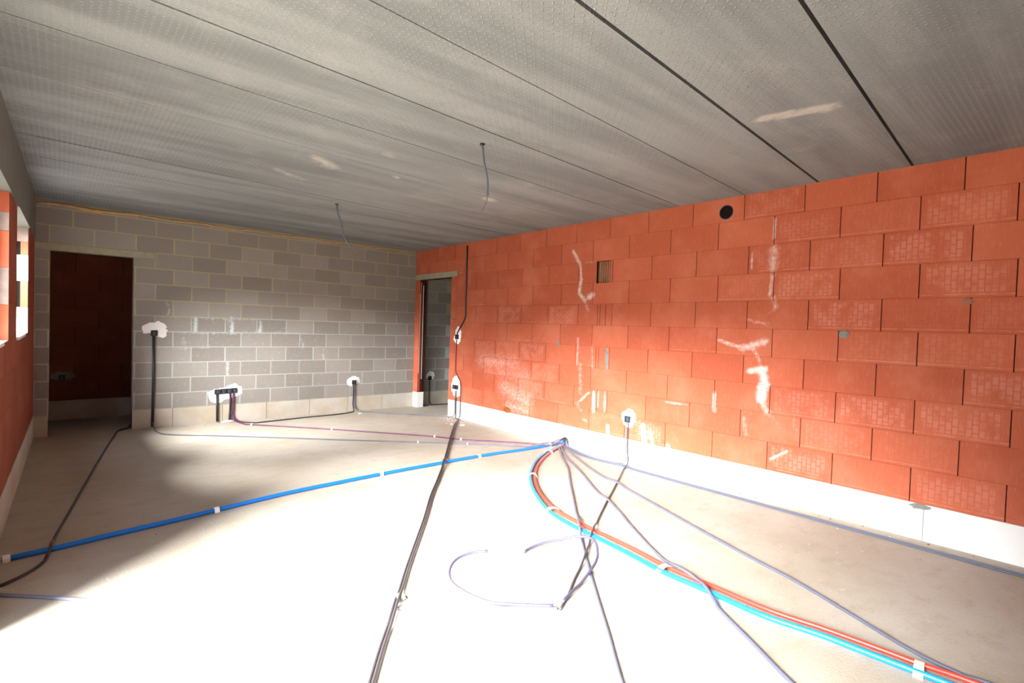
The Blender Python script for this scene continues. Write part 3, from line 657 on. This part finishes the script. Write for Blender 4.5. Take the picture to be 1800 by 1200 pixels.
def resample(pts, step=0.02):
    P = [np.array(p, float) for p in pts]
    P = [2*P[0]-P[1]]+P+[2*P[-1]-P[-2]]; out = []
    for i in range(1, len(P)-2):
        p0, p1, p2, p3 = P[i-1:i+3]; L = np.linalg.norm(p2-p1); n = max(1, int(L/step))
        d1 = max(np.linalg.norm(p1-p0), 1e-3)**.5; d2 = max(L, 1e-3)**.5; d3 = max(np.linalg.norm(p3-p2), 1e-3)**.5
        m1 = (p2-p1+d2*((p1-p0)/d1-(p2-p0)/(d1+d2))); m2 = (p2-p1+d2*((p3-p2)/d3-(p3-p1)/(d2+d3)))
        for k in range(n):
            t = k/n; out.append((2*t**3-3*t*t+1)*p1+(t**3-2*t*t+t)*m1+(-2*t**3+3*t*t)*p2+(t**3-t*t)*m2)
    out.append(P[-2]); return out
LAID = np.zeros((0, 4))
def lay(pts2, r, lift=None, skip_end=0.0):
    """drape a floor run over everything laid before it; returns 3D points"""
    global LAID
    p = resample([(x, y, 0) for x, y in pts2]); P = np.array(p)
    P[:, 2] = r+0.001
    if len(LAID):
        for i in range(len(P)):
            dx = LAID[:, 0]-P[i, 0]; dy = LAID[:, 1]-P[i, 1]; d = np.sqrt(dx*dx+dy*dy); rs = LAID[:, 3]+r
            m = d < rs*1.15
            if m.any(): P[i, 2] = max(P[i, 2], float((LAID[m, 2]+rs[m]*np.sqrt(np.maximum(0, 1-(d[m]/(rs[m]*1.2))**2))).max())+0.001)
        z = P[:, 2].copy()
        for i in range(len(z)):
            a, b = max(0, i-6), min(len(z), i+7)
            w_ = [z[j]-(r+0.001) for j in range(a, b)]
            P[i, 2] = max(z[i], r+0.001+max(w_[j-a]*math.cos((j-i)/7*math.pi/2) for j in range(a, b)))
    if lift:
        for i in range(len(P)):
            t = i/(len(P)-1); P[i, 2] += lift(t)
    LAID = np.vstack([LAID, np.c_[P, np.full(len(P), r)]])
    return [tuple(q) for q in P]
def run(name, parts, r, m, label, cat, clips=(), cliph=0.010, clipm='white', group=None, strands=1):
    """parts: 3D polyline"""
    e = None
    bm = bmesh.new(); tube(bm, parts, r, 10)
    o = link(name, bm, MT[m], None, True); tag(o, label, cat, group)
    return o
def strap(parent, c, d, w, r, h, thick=0.004, name='strap'):
    """band saddle over a pipe at c=(x,y,z) running along d"""
    d = Vector((d[0], d[1], 0)).normalized(); s = Vector((-d.y, d.x, 0)); bm = bmesh.new(); n = 12; prev = None
    for i in range(n+1):
        a = math.pi*i/n
        off = s*math.cos(a)*w; z = c[2]-r+ (math.sin(a)*(2*r+thick) if 0 < i < n else 0)
        ring = []
        for (dd, tt) in ((-h, 0), (h, 0), (h, thick), (-h, thick)):
            nrm = s*math.cos(a)+Vector((0, 0, math.sin(a)))
            q = Vector((c[0], c[1], z)) + off + d*dd + nrm*tt; q.z = max(q.z, 0.0)
            ring.append(bm.verts.new(q))
        if prev:
            for k in range(4): bm.faces.new((prev[k], prev[(k+1) % 4], ring[(k+1) % 4], ring[k]))
        prev = ring
    flip(bm)
    return link(name, bm, MT['white'], parent)
def nearest(path, xy):
    i = min(range(1, len(path)-1), key=lambda k: (path[k][0]-xy[0])**2+(path[k][1]-xy[1])**2)
    return path[i], (path[i+1][0]-path[i-1][0], path[i+1][1]-path[i-1][1])
HUBY = -3.719
def hub(pts, dy, z, r):
    """lead a floor run (last point first or last) into the bundle at the foot of the red wall"""
    return [(-0.10, HUBY+dy*2.2, max(z*0.55, r)), (-0.035, HUBY+dy, z*0.9), (-r-0.002, HUBY+dy*0.6, z)]
def offs(pts, d):
    out = []
    for i, p in enumerate(pts):
        a = pts[max(i-1, 0)]; b = pts[min(i+1, len(pts)-1)]
        tx, ty = b[0]-a[0], b[1]-a[1]; l = math.hypot(tx, ty) or 1
        out.append((p[0]-ty/l*d, p[1]+tx/l*d) + tuple(p[2:]))
    return out
def smooth3(p): return [tuple(q) for q in resample(p, 0.03)]

# blue pipe
p = lay([(-5.0, -3.975)]+[tuple(q) for q in CAB['blue_pipe'][1:]], 0.016)
o = run('water_pipe', p+hub(p, 0.0, 0.070, 0.016)[1:], 0.016, 'bluep', 'bright blue water pipe crossing the whole floor to the red wall', 'pipe')
for c in CLIP['blue']:
    q, d = nearest(p, c); strap(o, q, d, 0.019, 0.016, 0.017)
# red and light blue heating pipes side by side
red = [tuple(q) for q in CAB['red']][1:]; cyn = [tuple(q) for q in CAB['cyan']][1:]
red += [(-1.79, -8.3), (-1.78, -8.9)]; cyn += [(-1.885, -8.3), (-1.875, -8.9)]
pr = lay(red, 0.0125); pc_ = lay(cyn, 0.0145)
rp_ = run('heating_pipe', hub(pr, -0.02, 0.045, 0.0115)[::-1]+pr[2:], 0.0125, 'redp', 'red heating pipe curving from the red wall to the lower right', 'pipe')
cp_ = run('heating_pipe', hub(pc_, -0.01, 0.03, 0.0125)[::-1][:2]+pc_[2:], 0.0145, 'cyanp', 'light blue pipe strapped along the outer side of the red pipe', 'pipe')
for c in CLIP['rc']:
    q, d = nearest(pr, c); q2, _ = nearest(pc_, c)
    mid = ((q[0]+q2[0])/2, (q[1]+q2[1])/2, 0.015); w_ = math.hypot(q[0]-q2[0], q[1]-q2[1])/2+0.022
    strap(rp_, mid, d, w_, 0.0150, 0.018)
# purple run: two conduits together, up the grey wall to the four-box row
pp = [tuple(q) for q in CAB['purple']]
p = lay(pp[1:], 0.0065); up = [(-2.886, -0.012, 0.40), (-2.889, -0.014, 0.20), (-2.890, -0.020, 0.07), (-2.882, -0.09, 0.022)]
o1 = run('purple_conduit', smooth3(up)+p[3:]+hub(p, 0.03, 0.085, 0.0065), 0.0065, 'purple', 'purple conduit from the four-box row to the bundle, the one nearer the grey wall', 'conduit', group='purple conduits')
p2 = lay(offs(pp[1:], -0.015), 0.0065)
up2 = [(-2.900, -0.012, 0.40), (-2.903, -0.014, 0.20), (-2.904, -0.020, 0.07), (-2.90, -0.10, 0.022)]
o2 = run('purple_conduit', smooth3(up2)+p2[3:]+hub(p2, 0.045, 0.095, 0.0065), 0.0065, 'purple', 'purple conduit from the four-box row to the bundle, the one nearer the camera', 'conduit', group='purple conduits')
for c in CLIP['purple']:
    q, d = nearest(p, c); q2, _ = nearest(p2, c); strap(o1, ((q[0]+q2[0])/2, (q[1]+q2[1])/2, 0.012), d, 0.018, 0.008, 0.010)
# dark conduits on the grey wall
def wallrun(pts, r): return smooth3(pts)
ga = [tuple(q) for q in CAB['greyA']]
p = lay(ga[1:], 0.0075)
o = run('conduit', smooth3([(-3.845,-0.012,0.10),(-3.838,-0.04,0.045),(-3.836,-0.16,0.016),(-3.837,-0.28,0.0085)])+p[3:]+hub(p, 0.02, 0.080, 0.0075), 0.0075, 'cond', 'thin grey conduit from the high single socket across the floor to the bundle', 'conduit')
for c in CLIP['grey']:
    q, d = nearest(p, c); strap(o, q, d, 0.012, 0.0075, 0.007)
def chase(name, path, r, m, label, grp=None):
    bm = bmesh.new(); tube(bm, path, r, 10); o = link(name, bm, MT[m], None, True); tag(o, label, 'conduit', grp); return o
chase('conduit', [(-3.842,-0.008,1.20),(-3.838,-0.009,0.6),(-3.842,-0.010,0.02)], 0.016, 'black', 'thick black upright conduit under the high single socket')
chase('conduit', [(-3.099,-0.008,0.40),(-3.097,-0.009,0.2),(-3.094,-0.010,0.02)], 0.016, 'black', 'black upright conduit under the left end of the four-box row')
chase('conduit', [(-2.935,-0.008,0.40),(-2.935,-0.009,0.2),(-2.945,-0.02,0.03),(-2.97,-0.06,0.012)], 0.012, 'black', 'black upright conduit left of the purple pair under the four-box row')
ll = [tuple(q) for q in CAB['low_left']]
p = lay(ll[1:4]+[(-1.25,-0.15),(-1.13,-0.08)], 0.0075)
o = run('conduit', smooth3([(-2.86,-0.03,0.016),(-2.81,-0.2,0.0125)])+p[4:]+smooth3([(-1.112,-0.035,0.03),(-1.118,-0.012,0.10),(-1.116,-0.010,0.25),(-1.114,-0.010,0.445)]), 0.0085, 'dark', 'dark conduit along the foot of the grey wall, rising to its right-hand socket', 'conduit')
lr = [tuple(q) for q in CAB['low_right']]
p = lay([(-1.075,-0.16),(-0.98,-0.22),(-0.627,-0.635),(-0.26,-1.03),(-0.075,-1.29)], 0.0075)
o = run('conduit', smooth3([(-1.090,-0.010,0.445),(-1.089,-0.011,0.2),(-1.086,-0.02,0.07),(-1.078,-0.10,0.02)])+p[2:]+smooth3([(-0.03,-1.325,0.02),(-0.014,-1.337,0.06),(-0.012,-1.335,0.25),(-0.012,-1.333,0.44)]), 0.0075, 'cond', 'grey conduit between the grey wall\'s right-hand socket and the double socket', 'conduit')
lo = [(-4.06, 0.30), (-4.075, 0.15)]+[tuple(q) for q in CAB['left_room']][1:]
lo[2] = (-4.10, 0.10)
lo[3:4] = [(-4.19, -0.02)]
p = lay(lo+[(-5.03,-4.40)] if False else lo, 0.0075)
run('conduit', p, 0.0085, 'dark', 'dark conduit running from the left doorway along the left wall over the blue pipe', 'conduit')
p = lay([tuple(q) for q in CAB['doorR']]+[(0.9,-0.3),(1.0,-1.0)], 0.0085) if False else lay([(0.36,-0.06),(0.45,-0.09),(0.62,-0.10),(0.9,-0.13),(1.5,-0.3)], 0.0075)
run('conduit', smooth3([(0.34,-0.010,0.455),(0.34,-0.010,0.2),(0.342,-0.02,0.05),(0.352,-0.05,0.015)])+p[1:], 0.0085, 'dark', 'dark conduit below the hallway socket behind the narrow doorway', 'conduit')
# purple/grey runs meeting at the bundle
p = lay([tuple(q) for q in CAB['thin_low']][:-1]+[(-2.80,-6.300)], 0.0075)
run('conduit', p, 0.0085, 'condl', 'lilac grey conduit lying straight across the sunlit floor from the left wall', 'conduit')
pa = [tuple(q) for q in CAB['pairA']]
pa = [(-0.075,-1.545),(-0.235,-1.70)]+pa[2:]+[(-4.1,-6.62),(-4.4,-7.1)]
p = lay(pa, 0.0075)
cond_up = [(-0.008,-1.542,2.70),(-0.008,-1.545,2.3),(-0.008,-1.547,1.60),(-0.008,-1.50,1.53),(-0.008,-1.36,1.37),(-0.008,-1.335,1.33)]
run('conduit', [(x, y, z) for x, y, z in cond_up], 0.012, 'black', 'black conduit on the red wall from the ceiling down to the switch box', 'conduit')
run('conduit', [(-0.008,-1.322,1.24),(-0.008,-1.318,0.75),(-0.008,-1.335,0.71),(-0.008,-1.46,0.585),(-0.008,-1.472,0.54),(-0.009,-1.478,0.10),(-0.02,-1.483,0.035),(-0.05,-1.50,0.014)]+p[1:], 0.0075, 'dark', 'dark conduit from the switch box down the red wall and across the floor', 'conduit')
p2 = lay(offs(pa, 0.0165), 0.0075)
run('conduit', smooth3([(-0.011,-1.365,0.44),(-0.011,-1.362,0.2),(-0.015,-1.37,0.05),(-0.06,-1.43,0.014)])+p2[4:], 0.0075, 'dark', 'dark conduit paired with the switch box one, starting at the double socket', 'conduit')
c1 = [tuple(q) for q in CAB['c1']]+[(-3.4,-7.35),(-3.7,-7.8)]
p = lay(c1[1:], 0.0088); run('conduit', hub(p, 0.01, 0.055, 0.0088)[::-1]+[(-0.45,-4.10,0.0085)]+p[3:], 0.0088, 'cond', 'grey conduit from the bundle running straight through the coiled ends to the lower middle', 'conduit')
c5 = [tuple(q) for q in CAB['c5']]
p = lay(c5[1:], 0.007); run('conduit', smooth3([(-0.008,-4.668,0.445),(-0.009,-4.668,0.25),(-0.010,-4.672,0.12),(-0.03,-4.70,0.04),(-0.10,-4.74,0.014)])+p[4:], 0.007, 'dark', 'dark conduit from the right-hand red wall socket down to the coiled ends', 'conduit')
c2 = [tuple(q) for q in CAB['c2']]+[(-2.8,-7.95),(-3.0,-8.4)]
p = lay(c2[1:], 0.0088); run('conduit', hub(p, -0.01, 0.05, 0.0088)[::-1]+[(-0.27,-3.95,0.013)]+p[2:], 0.0088, 'cond', 'grey conduit from the bundle, crossing over the red and light blue pipes', 'conduit')
c3 = [tuple(q) for q in CAB['c3']]
c3 = [(-0.165,-3.95),(-0.32,-4.20),(-0.56,-4.62),(-0.69,-4.90),(-0.76,-5.12),(-0.93,-5.56)]+c3[6:-1]+[(-1.80,-8.4),(-1.81,-8.9)]
p = lay([q if i < 11 else (q[0]+0.02, q[1]) for i, q in enumerate(c3)], 0.0088); run('conduit', hub(p, -0.03, 0.06, 0.0088)[::-1]+p[1:], 0.0088, 'cond', 'lilac grey conduit between the red pipe and the wall-side conduit', 'conduit')
c4 = [(-0.11,-3.95),(-0.185,-4.12),(-0.215,-4.35),(-0.19,-4.60),(-0.17,-4.72),(-0.20,-4.88)]+[tuple(q) for q in CAB['c4']][6:]+[(-0.19,-8.6)]
c4[6:] = [(-0.215 if i else -0.21, y) for i, (x, y) in enumerate(c4[6:])]
p = lay(c4, 0.0068); run('conduit', hub(p, -0.045, 0.07, 0.0068)[::-1]+p[1:], 0.0068, 'cond', 'lilac grey conduit closest to the red wall, running along its foot', 'conduit')
p = lay(offs(c4, 0.0142), 0.0068); run('conduit', hub(p, -0.055, 0.06, 0.0068)[::-1]+p[1:], 0.0068, 'cond', 'lilac grey conduit beside the wall-foot one, on its floor side', 'conduit')
p = lay([(-0.12,-4.02),(-0.18,-4.2),(-0.19,-4.38),(-0.13,-4.58),(-0.07,-4.655)], 0.0075)
run('conduit', hub(p, -0.06, 0.08, 0.0085)[::-1]+p[1:]+smooth3([(-0.03,-4.668,0.04),(-0.010,-4.650,0.12),(-0.009,-4.645,0.25),(-0.008,-4.645,0.445)]), 0.0085, 'condl', 'lilac grey conduit from the bundle up to the right-hand red wall socket', 'conduit')
la = [tuple(q) for q in CAB['loopA']]
p = lay(la[:-1]+[(-2.75,-6.29)], 0.0085, lambda t: 0.06*math.sin(math.pi*min(1, t*1.3))**2 if t < 0.77 else 0.0)
run('conduit', p, 0.0085, 'condm', 'loose lilac grey conduit end bent in a loop over the crossing conduits', 'conduit')
lb = [tuple(q) for q in CAB['loopB']]
p = lay(lb[:-1]+[(-2.82,-6.29)], 0.0085, lambda t: 0.05*(1-t)**2)
run('conduit', p, 0.0085, 'condm', 'loose lilac grey conduit end curling back on the bright floor', 'conduit')
# small saddle clips along the single conduits (pair)
q, d = nearest(p2, (-3.40, -5.70))
bm = bmesh.new(); box(bm, (q[0]-0.035, q[1]-0.03, 0.0), (q[0]+0.02, q[1]+0.02, 0.024)); bmesh.ops.bevel(bm, geom=bm.edges[:], offset=0.008, segments=2)
tag(link('mortar_lump', bm, MT['greymortar']), 'small mortar lump holding the dark conduit pair at their bend', 'mortar')
# dark collar where the bundle enters the wall
bm = bmesh.new(); tube(bm, [(0.012, HUBY-0.005, 0.06), (-0.008, HUBY-0.005, 0.065), (-0.02, HUBY-0.005, 0.062)], [0.062, 0.055, 0.03], 14)
tag(link('bundle_sleeve', bm, MT['black'], None, True), 'black sleeve where all pipes and conduits enter the base of the red wall', 'sleeve')

# ------------------------------------------------------------------ cables hanging from the ceiling
def hanging(base, pts, r, label, wires):
    e = empty('ceiling_cable', base)
    bm = bmesh.new(); tube(bm, smooth3(pts), r, 8); place(link('conduit', bm, MT['cond'], e, True), base)
    bm = bmesh.new(); tube(bm, [(base[0], base[1], ZC+0.01), (base[0], base[1], ZC-0.012)], 0.018, 12); place(link('outlet', bm, MT['dark'], e), base)
    if wires:
        bm = bmesh.new()
        for k, w_ in enumerate(wires): tube(bm, smooth3(w_), 0.0018, 6)
        place(link('bare_wires', bm, MT['condl'], e, True), base)
    tag(e, label, 'cable', 'cables hanging from the ceiling')
hanging((-2.512,-5.157,ZC), [(-2.512,-5.157,ZC),(-2.492,-5.157,2.62),(-2.458,-5.157,2.508),(-2.452,-5.157,2.387)], 0.0068, 'grey cable hanging from the middle of the ceiling with bare wire at its end',
        [[(-2.452,-5.157,2.39),(-2.461,-5.157,2.352),(-2.476,-5.157,2.31),(-2.500,-5.157,2.265)],[(-2.452,-5.157,2.39),(-2.458,-5.165,2.35),(-2.47,-5.16,2.32)]])
hanging((-2.481,-2.513,ZC), [(-2.481,-2.513,ZC),(-2.470,-2.513,2.66),(-2.445,-2.513,2.586),(-2.389,-2.513,2.407),(-2.30,-2.513,2.293),(-2.239,-2.513,2.249)], 0.0085, 'grey cable hanging from the ceiling close to the grey block wall', None)

# ------------------------------------------------------------------ small things
bm = bmesh.new(); tube(bm, [(0.0,-1.20,1.545),(-0.03,-1.235,1.565),(-0.045,-1.30,1.585),(-0.04,-1.345,1.60)], [0.004,0.009,0.009,0.004], 6)
tag(link('wall_tie', bm, MT['greymortar'], None, True), 'bent grey metal tie sticking out of the red wall edge by the doorway', 'tie')
def rock(name, c, s, m, label, seed, sq=(1, 1, 0.6), cat='rubble', group=None, embed=0.0):
    rnd = random.Random(seed); bm = bmesh.new(); bmesh.ops.create_icosphere(bm, subdivisions=2, radius=1)
    for v in bm.verts:
        k = rnd.uniform(0.72, 1.18); v.co = Vector((v.co.x*s*sq[0]*k, v.co.y*s*sq[1]*k, max(v.co.z, -0.8)*s*sq[2]*k))
    for v in bm.verts: v.co += Vector(c)
    zmin = min(v.co.z for v in bm.verts)
    if embed is None:
        for v in bm.verts: v.co.z -= zmin
    o = link(name, bm, MT[m]); tag(o, label, cat, group); return o
rock('broken_brick', (0.0,-2.60,0.300), 0.055, 'brokenclay', 'ragged broken clay patch at the foot of the red wall near the doorway', 3, (0.5, 1.5, 0.75))
rock('mortar_lump', (-0.005,-6.712,1.49), 0.033, 'greymortar', 'grey mortar dab stuck on the red wall, right of the white streak', 4, (0.3, 1.2, 1.0), 'mortar')
rock('mortar_lump', (-0.002,-7.46,1.735), 0.024, 'brownclay', 'brown chipped corner of a block on the far right of the red wall', 5, (0.25, 1.3, 0.9), 'mortar')
rock('mortar_lump', (0.0,-7.26,0.243), 0.05, 'greymortar', 'grey mortar smear on the broken top edge of the white base block, far right', 8, (0.12, 1.5, 0.45), 'mortar')
rock('mortar_lump', (-2.98+0.0,-0.06,0.0), 0.05, 'limewhite', 'white plaster crumb heap under the four-box row', 6, (1.6, 0.6, 0.35), 'mortar', None, None)
GC = 'white plaster chips on the floor'
chips = [((-0.30,-1.95),0.035,'white plaster chip on the floor near the doorway corner, the larger one'),((-0.37,-1.78),0.022,'white plaster chip near the doorway corner, the smaller one'),
         ((-0.14,-4.55),0.026,'white crumb at the wall foot left of the right-hand red wall socket'),((-0.12,-4.83),0.022,'white crumb at the wall foot right of the right-hand red wall socket'),
         ((-1.12,-0.30),0.028,'white chip on the floor in front of the grey wall\'s right-hand socket')]
for i, (c, s, lab) in enumerate(chips): rock('plaster_chip', (c[0], c[1], 0), s, 'plaster', lab, 20+i, (1.2, 0.8, 0.25), 'chip', GC, None)
# crumbs nobody could count
rnd = random.Random(11); bm = bmesh.new()
def crumb(x, y, s, mi):
    t = [Vector((rnd.uniform(-1, 1), rnd.uniform(-1, 1), rnd.uniform(0.2, 1)))*s for _ in range(5)]
    vs = [bm.verts.new((x+a.x, y+a.y, 0.0005+abs(a.z)*0.6)) for a in t]; b0 = [bm.verts.new((x+a.x*0.9, y+a.y*0.9, 0.0)) for a in t[:3]]
    try:
        r_ = bmesh.ops.convex_hull(bm, input=vs+b0)
    except Exception: return
    for g in r_['geom']:
        if isinstance(g, bmesh.types.BMFace): g.material_index = mi
for k in range(260):
    x = -4.6*rnd.random()-0.05; y = -0.1-8.3*rnd.random(); crumb(x, y, rnd.uniform(0.002, 0.006), rnd.choice([0, 0, 1, 2]))
for k in range(60): crumb(-0.1-abs(rnd.gauss(0, 0.14)), -1.45+rnd.gauss(0, 0.22), rnd.uniform(0.004, 0.010), 1)
for k in range(70): crumb(-0.03-abs(rnd.gauss(0, 0.05)), -1.3-7*rnd.random(), rnd.uniform(0.004, 0.011), rnd.choice([0, 1, 2]))
for k in range(50): crumb(-0.2-4*rnd.random(), -0.03-abs(rnd.gauss(0, 0.04)), rnd.uniform(0.004, 0.010), rnd.choice([0, 1]))
o = link('floor_crumbs', bm, [MT['greymortar'], MT['plaster'], MT['brokenclay']])
tag(o, 'scattered crumbs of mortar, plaster and clay on the screed floor', 'debris', None, 'stuff')

# daylight sampling guides in the wall openings (they give no light of their own)
for (a, b, z0, z1) in (OPEN, WINA, WINB):
    ld = bpy.data.lights.new('daylight_portal', 'AREA'); ld.shape = 'RECTANGLE'; ld.size = b-a; ld.size_y = z1-z0
    ob_ = bpy.data.objects.new('daylight_portal', ld); COL.objects.link(ob_)
    ob_.location = (lx(-(a+b)/2, -0.34), -(a+b)/2, (z0+z1)/2); ob_.rotation_euler = (math.radians(90), 0, math.radians(-90))
    ld.cycles.is_portal = True
